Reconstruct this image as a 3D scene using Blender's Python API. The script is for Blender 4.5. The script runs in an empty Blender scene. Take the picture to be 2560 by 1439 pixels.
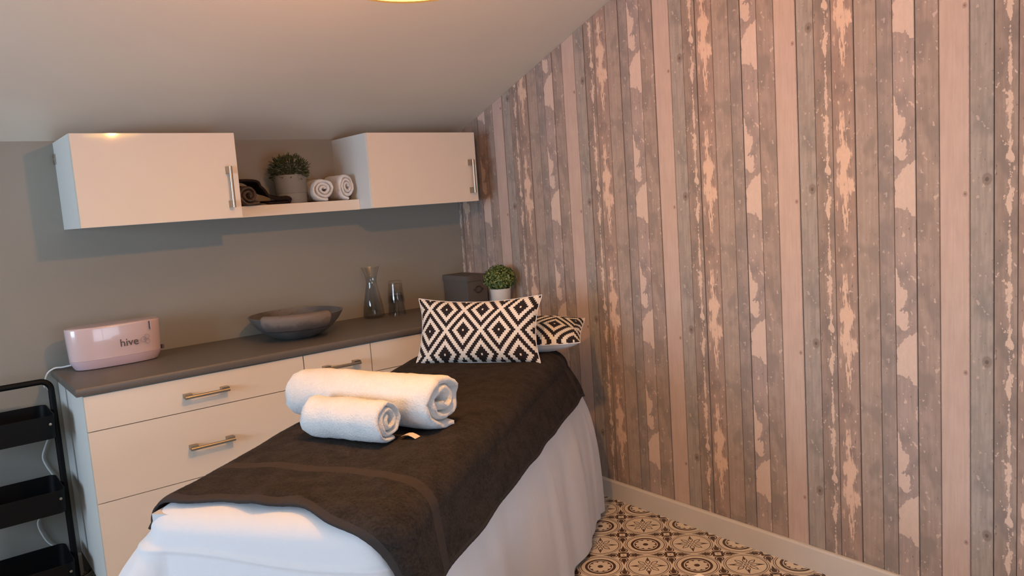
import bpy, bmesh, math, random
from math import sin, cos, pi, radians, sqrt, atan2
from mathutils import Vector, Matrix, noise

SC = bpy.context.scene
COL = SC.collection
random.seed(7)

# ------------------------------------------------------------------ camera
FPX = 1931.2
YAW, PITCH, ROLL = 0.66527, -0.11406, -0.07011
cam_d = bpy.data.cameras.new('camera')
cam = bpy.data.objects.new('camera', cam_d)
COL.objects.link(cam)
f = Vector((sin(YAW)*cos(PITCH), cos(YAW)*cos(PITCH), sin(PITCH)))
r = Vector((cos(YAW), -sin(YAW), 0))
u = r.cross(f)
r2 = r*cos(ROLL) + u*sin(ROLL)
u2 = -r*sin(ROLL) + u*cos(ROLL)
m = Matrix((r2, u2, -f)).transposed().to_4x4()
m.translation = Vector((-0.43426, -3.55714, 1.40732))
cam.matrix_world = m
cam_d.sensor_fit = 'HORIZONTAL'
cam_d.sensor_width = 36
cam_d.lens = FPX/2560*36
cam_d.clip_start = 0.02
SC.camera = cam

# ------------------------------------------------------------------ world, daylight, exposure
SC.view_settings.view_transform = 'Standard'
SC.view_settings.look = 'None'
SC.view_settings.gamma = 1
SC.view_settings.exposure = 0.14
SC.view_settings.use_curve_mapping = False
W = bpy.data.worlds.new('world')
SC.world = W
W.use_nodes = True
bg = W.node_tree.nodes['Background']
bg.inputs[0].default_value = (0.55, 0.70, 1.0, 1)
bg.inputs[1].default_value = 1.0

ROOM_X0, ROOM_X1, ROOM_Y0 = -3.10, 2.022, -4.30
CZ0, CS = 1.7626, 0.359          # ceiling height at the back wall and its slope
def ceil_z(y): return CZ0 - CS*y
WIN = (-2.90, -1.00, 0.80, 2.00) # window opening in the left wall: y0,y1,z0,z1

dl = bpy.data.lights.new('daylight', 'AREA')
dl.shape = 'RECTANGLE'; dl.size = WIN[3]-WIN[2]-0.1; dl.size_y = WIN[1]-WIN[0]-0.1
dl.energy = 112; dl.color = (0.60, 0.77, 1.0)
dlo = bpy.data.objects.new('daylight', dl); COL.objects.link(dlo)
dlo.location = (ROOM_X0-0.16, (WIN[0]+WIN[1])/2, (WIN[2]+WIN[3])/2)
dlo.rotation_euler = (0, radians(-90), 0)

FILL_WIN = (-0.30, 1.30, 0.40, 1.36)  # unseen window added in the front wall for cool fill: x0,x1,z0,z1
dl2 = bpy.data.lights.new('front_fill_light', 'AREA')  # fill light added behind the camera
dl2.shape = 'RECTANGLE'; dl2.size = 1.5; dl2.size_y = 0.86
dl2.energy = 26; dl2.color = (0.70, 0.82, 1.0)
dlo2 = bpy.data.objects.new('front_fill_light', dl2); COL.objects.link(dlo2)
dlo2.location = ((FILL_WIN[0]+FILL_WIN[1])/2, ROOM_Y0-0.16, (FILL_WIN[2]+FILL_WIN[3])/2)
dlo2.rotation_euler = (radians(90), 0, 0)

# ------------------------------------------------------------------ tagging
def tag(o, label=None, cat=None, group=None, kind=None):
    if label: o['label'] = label
    if cat: o['category'] = cat
    if group: o['group'] = group
    if kind: o['kind'] = kind
    return o
def empty(name, loc=(0, 0, 0), rz=0, rot=None):
    o = bpy.data.objects.new(name, None); COL.objects.link(o)
    o.location = loc; o.rotation_euler = rot if rot else (0, 0, rz)
    o.empty_display_size = 0.05
    return o
def link_mesh(name, me, mat, parent=None, loc=None, rot=None):
    if mat is not None and not me.materials: me.materials.append(mat)
    o = bpy.data.objects.new(name, me); COL.objects.link(o)
    if parent: o.parent = parent
    if loc: o.location = loc
    if rot: o.rotation_euler = rot
    return o
def finish(bm, name, mat, parent=None, loc=None, rot=None, smooth=False, bevel=0, seg=2, angle=40):
    if bevel:
        es = [e for e in bm.edges if len(e.link_faces) == 2 and e.calc_face_angle(0) > radians(30)]
        bmesh.ops.bevel(bm, geom=es, offset=bevel, segments=seg, affect='EDGES', profile=0.5)
    bmesh.ops.recalc_face_normals(bm, faces=bm.faces)
    if smooth:
        for fc in bm.faces: fc.smooth = True
        for e in bm.edges:
            if len(e.link_faces) == 2 and e.calc_face_angle(0) > radians(angle): e.smooth = False
    me = bpy.data.meshes.new(name); bm.to_mesh(me); bm.free()
    return link_mesh(name, me, mat, parent, loc, rot)
def addbox(bm, x0, x1, y0, y1, z0, z1, mtx=None):
    vs = [bm.verts.new((x, y, z)) for x in (x0, x1) for y in (y0, y1) for z in (z0, z1)]
    for q in ((0, 1, 3, 2), (4, 6, 7, 5), (0, 4, 5, 1), (2, 3, 7, 6), (0, 2, 6, 4), (1, 5, 7, 3)):
        bm.faces.new([vs[i] for i in q])
    if mtx: bmesh.ops.transform(bm, matrix=mtx, verts=vs)
    return vs
def box(name, b, mat, parent=None, bevel=0.0, seg=2, **k):
    bm = bmesh.new(); addbox(bm, *b)
    return finish(bm, name, mat, parent, bevel=bevel, seg=seg, smooth=bevel > 0, **k)
def lathe_bm(prof, n=48, bm=None, c=(0, 0, 0)):
    bm = bm or bmesh.new(); rings = []
    for (rr, z) in prof:
        if rr < 1e-6: rings.append([bm.verts.new((c[0], c[1], c[2]+z))])
        else: rings.append([bm.verts.new((c[0]+rr*cos(2*pi*i/n), c[1]+rr*sin(2*pi*i/n), c[2]+z)) for i in range(n)])
    for a, b in zip(rings, rings[1:]):
        for i in range(n):
            j = (i+1) % n
            if len(a) == 1 and len(b) == 1: continue
            if len(a) == 1: bm.faces.new((a[0], b[j], b[i]))
            elif len(b) == 1: bm.faces.new((a[i], a[j], b[0]))
            else: bm.faces.new((a[i], a[j], b[j], b[i]))
    return bm
def tube_bm(pts, rad, n=10, bm=None, cap=True):
    bm = bm or bmesh.new(); pts = [Vector(p) for p in pts]; rings = []
    t0 = (pts[1]-pts[0]).normalized()
    nrm = t0.orthogonal().normalized()
    for i, p in enumerate(pts):
        t = (pts[min(i+1, len(pts)-1)]-pts[max(i-1, 0)]).normalized()
        nrm = (nrm - t*nrm.dot(t)).normalized(); b = t.cross(nrm)
        rings.append([bm.verts.new(p + (nrm*cos(2*pi*k/n)+b*sin(2*pi*k/n))*rad) for k in range(n)])
    for a, b in zip(rings, rings[1:]):
        for k in range(n): bm.faces.new((a[k], a[(k+1) % n], b[(k+1) % n], b[k]))
    if cap: bm.faces.new(rings[0]); bm.faces.new(rings[-1][::-1])
    return bm
def smooth_path(pts, n=8):
    P = [Vector(p) for p in pts]; P = [P[0]*2-P[1]]+P+[P[-1]*2-P[-2]]; out = []
    for i in range(1, len(P)-2):
        for k in range(n):
            t = k/n; a, b, c, d = P[i-1], P[i], P[i+1], P[i+2]
            out.append(0.5*((2*b)+(c-a)*t+(2*a-5*b+4*c-d)*t*t+(3*b-a-3*c+d)*t**3))
    out.append(P[-2]); return out
def sstep(a, b, x):
    t = max(0, min(1, (x-a)/(b-a))); return t*t*(3-2*t)

# ------------------------------------------------------------------ node expression helper
class E:
    def __init__(s, nt, v): s.nt = nt; s.v = v
    def _m(s, op, *o, clamp=False):
        n = s.nt.nodes.new('ShaderNodeMath'); n.operation = op; n.use_clamp = clamp
        for i, x in enumerate((s,)+o):
            if isinstance(x, E): s.nt.links.new(x.v, n.inputs[i])
            else: n.inputs[i].default_value = x
        return E(s.nt, n.outputs[0])
    def __add__(s, o): return s._m('ADD', o)
    __radd__ = __add__
    def __sub__(s, o): return s._m('SUBTRACT', o)
    def __rsub__(s, o): return (s*-1)+o
    def __mul__(s, o): return s._m('MULTIPLY', o)
    __rmul__ = __mul__
    def __truediv__(s, o): return s._m('DIVIDE', o)
    def gt(s, o): return s._m('GREATER_THAN', o)
    def lt(s, o): return s._m('LESS_THAN', o)
    def mx(s, o): return s._m('MAXIMUM', o)
    def mn(s, o): return s._m('MINIMUM', o)
    def ab(s): return s._m('ABSOLUTE')
    def rnd(s): return s._m('ROUND')
    def flr(s): return s._m('FLOOR')
    def sq(s): return s._m('SQRT')
    def pw(s, o): return s._m('POWER', o)
    def cs(s): return s._m('COSINE')
    def sn(s): return s._m('SINE')
    def at2(s, o): return s._m('ARCTAN2', o)
    def mod(s, o): return s._m('FLOORED_MODULO', o)
    def clamp(s): return s._m('ADD', 0.0, clamp=True)
    def between(s, a, b): return s.gt(a)*s.lt(b)
    def ss(s, a, b):
        n = s.nt.nodes.new('ShaderNodeMapRange'); n.interpolation_type = 'SMOOTHSTEP'
        s.nt.links.new(s.v, n.inputs[0]); n.inputs[1].default_value = a; n.inputs[2].default_value = b
        return E(s.nt, n.outputs[0])
def vec(nt, x, y, z=0.0):
    n = nt.nodes.new('ShaderNodeCombineXYZ')
    for i, c in enumerate((x, y, z)):
        if isinstance(c, E): nt.links.new(c.v, n.inputs[i])
        else: n.inputs[i].default_value = c
    return n.outputs[0]
def coords(nt, kind='Object'):
    t = nt.nodes.new('ShaderNodeTexCoord'); s = nt.nodes.new('ShaderNodeSeparateXYZ')
    nt.links.new(t.outputs[kind], s.inputs[0])
    return E(nt, s.outputs[0]), E(nt, s.outputs[1]), E(nt, s.outputs[2]), t.outputs[kind]
def nz(nt, v, scale, detail=4, rough=0.55, dist=0):
    n = nt.nodes.new('ShaderNodeTexNoise'); nt.links.new(v, n.inputs['Vector'])
    n.inputs['Scale'].default_value = scale; n.inputs['Detail'].default_value = detail
    n.inputs['Roughness'].default_value = rough; n.inputs['Distortion'].default_value = dist
    return E(nt, n.outputs['Fac'])
def mixc(nt, fac, a, b):
    n = nt.nodes.new('ShaderNodeMix'); n.data_type = 'RGBA'
    if isinstance(fac, E): nt.links.new(fac.v, n.inputs[0])
    else: n.inputs[0].default_value = fac
    for i, c in ((6, a), (7, b)):
        if isinstance(c, (tuple, list)): n.inputs[i].default_value = (*c, 1)
        else: nt.links.new(c, n.inputs[i])
    return n.outputs[2]
def new_mat(name, base=(0.5, 0.5, 0.5), rough=0.5, metal=0, **kw):
    mt = bpy.data.materials.new(name); mt.use_nodes = True
    nt = mt.node_tree; p = nt.nodes['Principled BSDF']
    p.inputs['Base Color'].default_value = (*base, 1); p.inputs['Roughness'].default_value = rough
    p.inputs['Metallic'].default_value = metal
    for k, v in kw.items(): p.inputs[k].default_value = v
    return mt, nt, p
def bump(nt, p, h, strength, dist=0.002):
    b = nt.nodes.new('ShaderNodeBump'); b.inputs['Strength'].default_value = strength
    b.inputs['Distance'].default_value = dist
    nt.links.new(h.v if isinstance(h, E) else h, b.inputs['Height']); nt.links.new(b.outputs[0], p.inputs['Normal'])
def setc(nt, p, c): nt.links.new(c, p.inputs['Base Color'])

def paint_mat(name, col, rough=0.85, var=0.05, b=0.15):
    mt, nt, p = new_mat(name, col, rough)
    x, y, z, v = coords(nt)
    n = nz(nt, v, 2.5, 3)
    setc(nt, p, mixc(nt, n, tuple(c*(1-var) for c in col), tuple(min(1, c*(1+var)) for c in col)))
    bump(nt, p, nz(nt, v, 180, 3), b, 0.001)
    return mt
def plain_mat(name, col, rough=0.5, metal=0, var=0.06, sc=30, **kw):
    mt, nt, p = new_mat(name, col, rough, metal, **kw)
    x, y, z, v = coords(nt)
    n = nz(nt, v, sc, 3)
    setc(nt, p, mixc(nt, n, tuple(c*(1-var) for c in col), tuple(min(1, c*(1+var)) for c in col)))
    return mt
def terry_mat(name, col, sc=260, strength=0.9, dist=0.004, var=0.25):
    mt, nt, p = new_mat(name, col, 0.95)
    p.inputs['Sheen Weight'].default_value = 0.2 if col[0] > .5 else 0.0; p.inputs['Sheen Roughness'].default_value = 0.6
    p.inputs['Specular IOR Level'].default_value = 0.15
    x, y, z, v = coords(nt)
    n = nz(nt, v, sc, 4, 0.65); n2 = nz(nt, v, sc*0.14, 3, 0.6)
    h = n*0.7+n2*0.5
    setc(nt, p, mixc(nt, h.ss(0.35, 0.85), tuple(c*(1-var) for c in col), tuple(min(1, c*(1+var)) for c in col)))
    bump(nt, p, h, strength, dist)
    return mt
def metal_mat(name, col, rough):
    mt, nt, p = new_mat(name, col, rough, 1.0)
    x, y, z, v = coords(nt)
    n = nz(nt, vec(nt, x*3, y*200, z*200), 4, 3)
    setc(nt, p, mixc(nt, n, tuple(c*.85 for c in col), col))
    return mt

M = {}
M['wall'] = paint_mat('grey_wall_paint', (0.275, 0.259, 0.218))
M['ceiling'] = paint_mat('ceiling_paint', (0.675, 0.65, 0.565))
M['skirting'] = paint_mat('skirting_paint', (0.62, 0.58, 0.52), 0.5)
M['white'] = plain_mat('white_lacquer', (0.76, 0.67, 0.555), 0.05, var=0.015, sc=4)
M['carcass'] = plain_mat('white_melamine', (0.62, 0.63, 0.59), 0.5, var=0.02, sc=4)
M['dark_gap'] = plain_mat('dark_trim_and_gap_shade', (0.05, 0.04, 0.035), 0.8)  # near-black trim; also stands in for shade behind the drawer gaps
M['worktop'] = plain_mat('taupe_laminate', (0.125, 0.108, 0.092), 0.42, var=0.12, sc=90)
M['worktop_edge'] = plain_mat('taupe_laminate_edge', (0.20, 0.165, 0.13), 0.4, var=0.12, sc=90)
M['steel'] = metal_mat('brushed_steel', (0.42, 0.37, 0.30), 0.36)
M['black'] = plain_mat('black_powder_coat', (0.004, 0.004, 0.004), 0.5, **{'Specular IOR Level': 0.15})
M['sheet'] = None
M['terry_white'] = terry_mat('white_terry', (0.76, 0.745, 0.72), 200, 1.0, 0.006, 0.06)
M['terry_dark'] = terry_mat('charcoal_brown_terry', (0.032, 0.026, 0.023), 150, 1.0, 0.007, 0.5)
M['terry_band'] = terry_mat('charcoal_brown_woven_band', (0.044, 0.035, 0.031), 500, 0.25, 0.001, 0.1)
M['terry_shelf'] = terry_mat('taupe_terry', (0.11, 0.078, 0.058), 300, 0.9, 0.004, 0.35)
M['terry_black'] = terry_mat('dark_brown_terry', (0.022, 0.014, 0.012), 300, 0.9, 0.004, 0.35)
M['ceramic_white'] = plain_mat('off_white_ceramic', (0.60, 0.57, 0.52), 0.45)
M['pot_grey'] = plain_mat('grey_plant_pot', (0.21, 0.20, 0.18), 0.7)
M['box_grey'] = plain_mat('grey_box_board', (0.115, 0.102, 0.088), 0.75)
M['soil'] = plain_mat('soil', (0.02, 0.015, 0.01), 0.95)
M['cable'] = plain_mat('white_cable', (0.72, 0.72, 0.70), 0.5)
M['red'] = plain_mat('red_rocker_switch', (0.45, 0.02, 0.01), 0.3)
M['ink'] = plain_mat('dark_print', (0.07, 0.05, 0.055), 0.5)
M['ink_grey'] = plain_mat('pale_grey_print', (0.26, 0.19, 0.19), 0.45)
M['paper'] = plain_mat('cream_label', (0.66, 0.55, 0.42), 0.8)
# heater plastic
M['pink'] = plain_mat('blush_plastic', (0.58, 0.445, 0.43), 0.22, var=0.02, sc=5)
M['pink'].node_tree.nodes['Principled BSDF'].inputs['Coat Weight'].default_value = 0.5
M['pink_lid'] = plain_mat('blush_lid', (0.50, 0.40, 0.40), 0.35, var=0.02, sc=5)
M['ceramic_bowl'] = None

def mk_sheet():
    mt, nt, p = new_mat('white_cotton_sheet', (0.64, 0.635, 0.64), 0.9)
    p.inputs['Sheen Weight'].default_value = 0.1
    x, y, z, v = coords(nt)
    w = nz(nt, v, 700, 2); b2 = nz(nt, vec(nt, x*3, y*3, z*1.0), 5, 3)
    bump(nt, p, w*0.3+b2*1.6, 0.35, 0.004)
    return mt
M['sheet'] = mk_sheet()
def mk_bowl():
    mt, nt, p = new_mat('glazed_grey_ceramic', (0.1, 0.1, 0.1), 0.32)
    x, y, z, v = coords(nt)
    n = nz(nt, v, 8, 5, 0.6); n2 = nz(nt, v, 120, 3)
    c = mixc(nt, n.ss(0.35, 0.7), (0.085, 0.083, 0.08), (0.15, 0.135, 0.12))
    c = mixc(nt, n2.gt(0.68), c, (0.05, 0.045, 0.04))
    setc(nt, p, c); bump(nt, p, n2, 0.2, 0.001)
    return mt
M['ceramic_bowl'] = mk_bowl()
def mk_cloth_grey():
    mt, nt, p = new_mat('mottled_grey_cloth', (0.1, 0.1, 0.1), 0.9)
    x, y, z, v = coords(nt)
    n = nz(nt, v, 26, 5, 0.6); w = nz(nt, v, 400, 2)
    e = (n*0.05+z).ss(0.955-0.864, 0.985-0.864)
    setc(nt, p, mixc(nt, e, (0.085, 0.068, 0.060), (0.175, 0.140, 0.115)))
    bump(nt, p, w+n, 0.5, 0.002)
    return mt
M['cloth_grey'] = mk_cloth_grey()
def mk_glass():
    mt = bpy.data.materials.new('clear_glass'); mt.use_nodes = True; nt = mt.node_tree
    nt.nodes.remove(nt.nodes['Principled BSDF'])
    lw = nt.nodes.new('ShaderNodeLayerWeight'); lw.inputs[0].default_value = 0.35
    tr = nt.nodes.new('ShaderNodeBsdfTransparent'); gl = nt.nodes.new('ShaderNodeBsdfGlossy'); gl.inputs['Roughness'].default_value = 0.03
    fe = E(nt, lw.outputs['Facing'])
    nt.links.new(mixc(nt, fe.pw(5.0), (0.99, 0.99, 0.985), (0.55, 0.55, 0.50)), tr.inputs[0])
    fr = nt.nodes.new('ShaderNodeFresnel'); fr.inputs[0].default_value = 1.45
    mx = nt.nodes.new('ShaderNodeMixShader'); nt.links.new(E(nt, fr.outputs[0]).mn(0.16).v, mx.inputs[0])
    nt.links.new(tr.outputs[0], mx.inputs[1]); nt.links.new(gl.outputs[0], mx.inputs[2]); nt.links.new(mx.outputs[0], nt.nodes['Material Output'].inputs[0])
    return mt
M['glass'] = mk_glass()
def mk_pane():
    mt = bpy.data.materials.new('window_glass'); mt.use_nodes = True; nt = mt.node_tree
    nt.nodes.remove(nt.nodes['Principled BSDF'])
    tr = nt.nodes.new('ShaderNodeBsdfTransparent'); gl = nt.nodes.new('ShaderNodeBsdfGlossy'); gl.inputs['Roughness'].default_value = 0.02
    mx = nt.nodes.new('ShaderNodeMixShader'); mx.inputs[0].default_value = 0.08
    nt.links.new(tr.outputs[0], mx.inputs[1]); nt.links.new(gl.outputs[0], mx.inputs[2]); nt.links.new(mx.outputs[0], nt.nodes['Material Output'].inputs[0])
    return mt
M['pane'] = mk_pane()
def mk_leaf(name, a, b):
    mt, nt, p = new_mat(name, a, 0.6)
    x, y, z, v = coords(nt)
    n = nz(nt, v, 90, 2)
    setc(nt, p, mixc(nt, n.ss(0.42, 0.62), a, b))
    return mt
M['leaf_dark'] = mk_leaf('dark_green_leaf', (0.022, 0.040, 0.012), (0.085, 0.085, 0.022))
M['leaf_light'] = mk_leaf('bright_green_leaf', (0.040, 0.085, 0.018), (0.25, 0.30, 0.085))

# floor tile: printed cement pattern of wheels and flowers, at 45 degrees to the walls
TP = 0.1802
def mk_tile():
    mt, nt, p = new_mat('patterned_floor_tile', (0.5, 0.4, 0.3), 0.42)
    x, y, z, v = coords(nt)
    k = 1/(sqrt(2)*TP)
    a = (x+y)*k; b = (x-y)*k
    ra = a.rnd(); rb = b.rnd()
    par = (ra+rb).mod(2.0).gt(0.5)            # 1 = flower
    la = a-ra; lb = b-rb
    rr = (la*la+lb*lb).sq(); th = lb.at2(la)
    inside = rr.lt(0.425)
    rim = rr.between(0.402, 0.420)
    # wheel
    pet = (th*5.0).cs().ab().pw(0.45)*0.075+0.155
    wheel = rr.between(0.268, 0.325).mx(rr.lt(0.245)*rr.gt(pet)).mx(rr.lt(0.06))
    # flower
    ph = (th+pi/8).mod(pi/4)-pi/8
    rho = rr*ph.cs(); ww = (rr*ph.sn()).ab()
    axm = (th*4.0+0.0).cs().gt(0.0)*(th*2.0).cs().ab().gt(0.5)
    hwid = ((rho-0.065)*(pi/0.235)).sn()*0.052
    inp = rho.between(0.065, 0.300)
    outl = ww.lt(hwid)*ww.gt(hwid-0.020)*inp
    mid = ww.lt((hwid-0.020)*0.5)*inp*rho.gt(0.20)
    spike = ww.lt((0.392-rho)*0.24)*rho.between(0.235, 0.392)*axm
    flower = outl.mx(mid*axm).mx(spike).mx(rr.between(0.028, 0.045))
    # outside
    pa = 0.5-la.ab(); pb = 0.5-lb.ab()
    mx_ = pa.mx(pb); mn_ = pa.mn(pb)
    sqr = mx_.between(0.066, 0.116).mx(mx_.lt(0.012))
    dc = ((mx_-0.215)*(mx_-0.215)+mn_*mn_).sq()
    blob = dc.lt(0.056).mx(dc.between(0.074, 0.100)*mx_.lt(0.28))
    tail = mn_.lt((0.45-mx_)*0.24)*mx_.between(0.24, 0.44)
    tw = mn_.between(0.045, 0.06)*mx_.between(0.25, 0.34)
    line = rr.between(0.445, 0.458)
    dcorner = (pa*pa+pb*pb).sq()
    out = sqr.mx(blob).mx(tail).mx(tw).mx(line)
    dark = inside*(rim.mx(par*flower).mx((1-par)*wheel))
    dark = dark.mx((1-inside)*out)
    n = nz(nt, v, 40, 3)
    light = mixc(nt, n, (0.64, 0.56, 0.45), (0.74, 0.65, 0.53))
    setc(nt, p, mixc(nt, dark, light, (0.072, 0.036, 0.020)))
    return mt
M['tile'] = mk_tile()
M['grout'] = plain_mat('brown_joint', (0.06, 0.04, 0.03), 0.9)

# weathered plank wallpaper, one material for each of the eight board kinds; everything repeats each 0.534 m in height
REP = 0.534
def mk_plank(name, w, c1, c2, peel=None, peelcol=(0.6, 0.5, 0.42), kind='plain', seed=0.0, knot=None):
    mt, nt, p = new_mat(name, c1, 0.8)
    p.inputs['Specular IOR Level'].default_value = 0.3
    x, y, z, v = coords(nt)
    th = z*(2*pi/REP); R = REP/(2*pi)
    uu = y*(-1/w)
    def V(sy, sz, off=0.0): return vec(nt, y*sy+(seed+off), th.cs()*(R*sz), th.sn()*(R*sz))
    grain = nz(nt, V(120, 7), 1.0, 4, 0.6)
    blot = nz(nt, V(22, 12, 3.1), 1.0, 5, 0.65)
    fine = nz(nt, V(90, 60, 5.7), 1.0, 3, 0.6)
    col = mixc(nt, (grain*0.55+blot*0.45).ss(0.36, 0.66), c1, c2)
    if kind != 'pink':
        g2 = nz(nt, V(16, 10, 8.3), 1.0, 2)
        col = mixc(nt, g2.ss(0.50, 0.68)*0.65, col, tuple(a*b for a, b in zip(c1, (0.74, 0.80, 0.84))))
        sp = nz(nt, V(75, 55, 1.9), 1.0, 2, 0.5).ss(0.67, 0.69)
        col = mixc(nt, sp*0.8, col, peelcol)
        ds = nz(nt, V(130, 45, 2.7), 1.0, 2, 0.5).ss(0.70, 0.74)
        col = mixc(nt, ds*0.7, col, tuple(a*0.5 for a in c1))
    if peel:
        rag = nz(nt, V(85, 42, 9.0), 1.0, 5, 0.75)
        big = nz(nt, V(24, 15, 4.4), 1.0, 3, 0.55)
        if kind == 'streak':       # thin ragged streak down the right hand side
            band = (1-((uu-0.66).ab()/0.34)).clamp()
            mask = (band*0.46+rag*0.80+big*0.70).ss(1.135, 1.15)
        elif kind == 'cream':      # long worn cream patches with streaky edges
            st = nz(nt, V(150, 16, 6.1), 1.0, 4, 0.7)
            band = (1-((uu-0.52).ab()/0.52)).clamp().pw(0.5)
            lng = (th+2.2).cs()*0.09
            mask = (band*0.42+st*0.50+big*0.50+lng).ss(0.852, 0.88)
        else:                      # big islands running diagonally
            dg = ((th*1.0+uu*2.6+1.0).cs())*0.17+((th*2.0-uu*1.6+0.4).cs())*0.10
            mask = (big*0.95+rag*0.30+dg).ss(peel, peel+0.012)
        pc = mixc(nt, fine.ss(0.3, 0.75), tuple(a*0.93 for a in peelcol), peelcol)
        col = mixc(nt, mask, col, pc)
    if knot:
        kz, ku, kc, kr = knot
        dz = ((z-kz+REP/2).mod(REP)-REP/2)*0.8; dy = (uu-ku)*w
        d = (dz*dz+dy*dy).sq()+ (fine-0.5)*0.006
        ring = (1-d.ss(kr*0.7, kr))*0.6
        col = mixc(nt, ring, col, kc)
        col = mixc(nt, (1-d.ss(kr*0.25, kr*0.4))*0.7, col, tuple(a*0.55 for a in kc))
    edge = (uu.lt(0.035)*0.35).mx((uu+(fine-0.5)*0.05).gt(0.955)*0.45)
    col = mixc(nt, edge, col, (0.16, 0.105, 0.08))
    setc(nt, p, col); bump(nt, p, grain, 0.12, 0.001)
    return mt
PCREAM = (0.66, 0.50, 0.39)
PW = [0.084, 0.063, 0.061, 0.076, 0.073, 0.049, 0.067, 0.068]
PL = [
    mk_plank('pink_plank', PW[0], (0.49, 0.37, 0.305), (0.555, 0.425, 0.355), kind='pink', seed=1.3, knot=(1.33, 0.84, (0.34, 0.22, 0.18), 0.008)),
    mk_plank('knotted_grey_plank', PW[1], (0.31, 0.265, 0.225), (0.40, 0.345, 0.295), peelcol=(0.52, 0.41, 0.345), seed=17.1, knot=(1.37, 0.72, (0.20, 0.15, 0.12), 0.016)),
    mk_plank('streaked_plank', PW[2], (0.28, 0.215, 0.175), (0.375, 0.29, 0.235), 1, PCREAM, 'streak', 31.7),
    mk_plank('cream_worn_plank', PW[3], (0.315, 0.225, 0.18), (0.40, 0.295, 0.235), 1, (0.70, 0.50, 0.37), 'cream', 43.3),
    mk_plank('plain_taupe_plank', PW[4], (0.34, 0.265, 0.215), (0.41, 0.325, 0.265), peelcol=(0.50, 0.40, 0.33), seed=57.9),
    mk_plank('narrow_grey_plank', PW[5], (0.30, 0.245, 0.21), (0.39, 0.31, 0.265), peelcol=(0.48, 0.39, 0.335), seed=71.5),
    mk_plank('flaking_plank', PW[6], (0.34, 0.27, 0.235), (0.42, 0.33, 0.285), 0.672, (0.64, 0.50, 0.41), 'flake', 83.2),
    mk_plank('brown_grey_plank', PW[7], (0.325, 0.25, 0.205), (0.41, 0.32, 0.265), peelcol=(0.56, 0.44, 0.36), seed=97.4),
]

# ------------------------------------------------------------------ room shell
def prism(name, pts, d, mat, axis='x', parent=None):
    """polygon (list of (p,q)) extruded from d[0] to d[1] along axis"""
    bm = bmesh.new()
    def P(t, pq): return {'x': (t, pq[0], pq[1]), 'y': (pq[0], t, pq[1]), 'z': (pq[0], pq[1], t)}[axis]
    A = [bm.verts.new(P(d[0], q)) for q in pts]; B = [bm.verts.new(P(d[1], q)) for q in pts]
    bm.faces.new(A); bm.faces.new(B[::-1])
    for i in range(len(pts)):
        j = (i+1) % len(pts); bm.faces.new((A[i], A[j], B[j], B[i]))
    return finish(bm, name, mat, parent)
def structure(o, label=None):
    o['kind'] = 'structure'
    if label: o['label'] = label
    return o
TH = 0.12
floor = structure(box('floor', (ROOM_X0-TH, ROOM_X1+TH, ROOM_Y0-TH, TH, -0.12, -0.004), M['grout']), 'brown and cream patterned tile floor')
structure(box('wall_back', (ROOM_X0-TH, ROOM_X1+TH, 0.0, TH, -0.004, CZ0+0.02), M['wall']), 'plain grey painted wall behind the cabinets')
bm = bmesh.new(); zf = ceil_z(ROOM_Y0)+0.02
for b in ((ROOM_X0-TH, FILL_WIN[0], -0.004, zf), (FILL_WIN[1], ROOM_X1+TH, -0.004, zf), (FILL_WIN[0], FILL_WIN[1], -0.004, FILL_WIN[2]), (FILL_WIN[0], FILL_WIN[1], FILL_WIN[3], zf)):
    addbox(bm, b[0], b[1], ROOM_Y0-TH, ROOM_Y0, b[2], b[3])
structure(finish(bm, 'wall_front', M['wall']), 'plain grey wall behind the camera')
zt = lambda y: ceil_z(y)+0.02
# left wall with window opening, four pieces joined
def wall_left():
    bm = bmesh.new(); x0, x1 = ROOM_X0-TH, ROOM_X0
    def pr(pts):
        A = [bm.verts.new((x0, *q)) for q in pts]; B = [bm.verts.new((x1, *q)) for q in pts]
        bm.faces.new(A); bm.faces.new(B[::-1])
        for i in range(4): j = (i+1) % 4; bm.faces.new((A[i], A[j], B[j], B[i]))
    y0, y1, a, b = WIN
    pr([(ROOM_Y0, 0), (y0, 0), (y0, zt(y0)), (ROOM_Y0, zt(ROOM_Y0))])
    pr([(y1, 0), (0, 0), (0, zt(0)), (y1, zt(y1))])
    pr([(y0, 0), (y1, 0), (y1, a), (y0, a)])
    pr([(y0, b), (y1, b), (y1, zt(y1)), (y0, zt(y0))])
    return finish(bm, 'wall_left', M['wall'])
structure(wall_left(), 'grey wall with the window')
structure(prism('ceiling', [(TH, ceil_z(TH)), (ROOM_Y0-TH, ceil_z(ROOM_Y0-TH)), (ROOM_Y0-TH, ceil_z(ROOM_Y0-TH)+0.1), (TH, ceil_z(TH)+0.1)], (ROOM_X0-TH, ROOM_X1+TH), M['ceiling']), 'sloping off-white ceiling')
wr = structure(prism('wall_right', [(TH, -0.004), (ROOM_Y0-TH, -0.004), (ROOM_Y0-TH, zt(ROOM_Y0-TH)), (TH, zt(TH))], (ROOM_X1+0.0045, ROOM_X1+TH), M['grout']), 'wall clad in weathered vertical planks')
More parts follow.
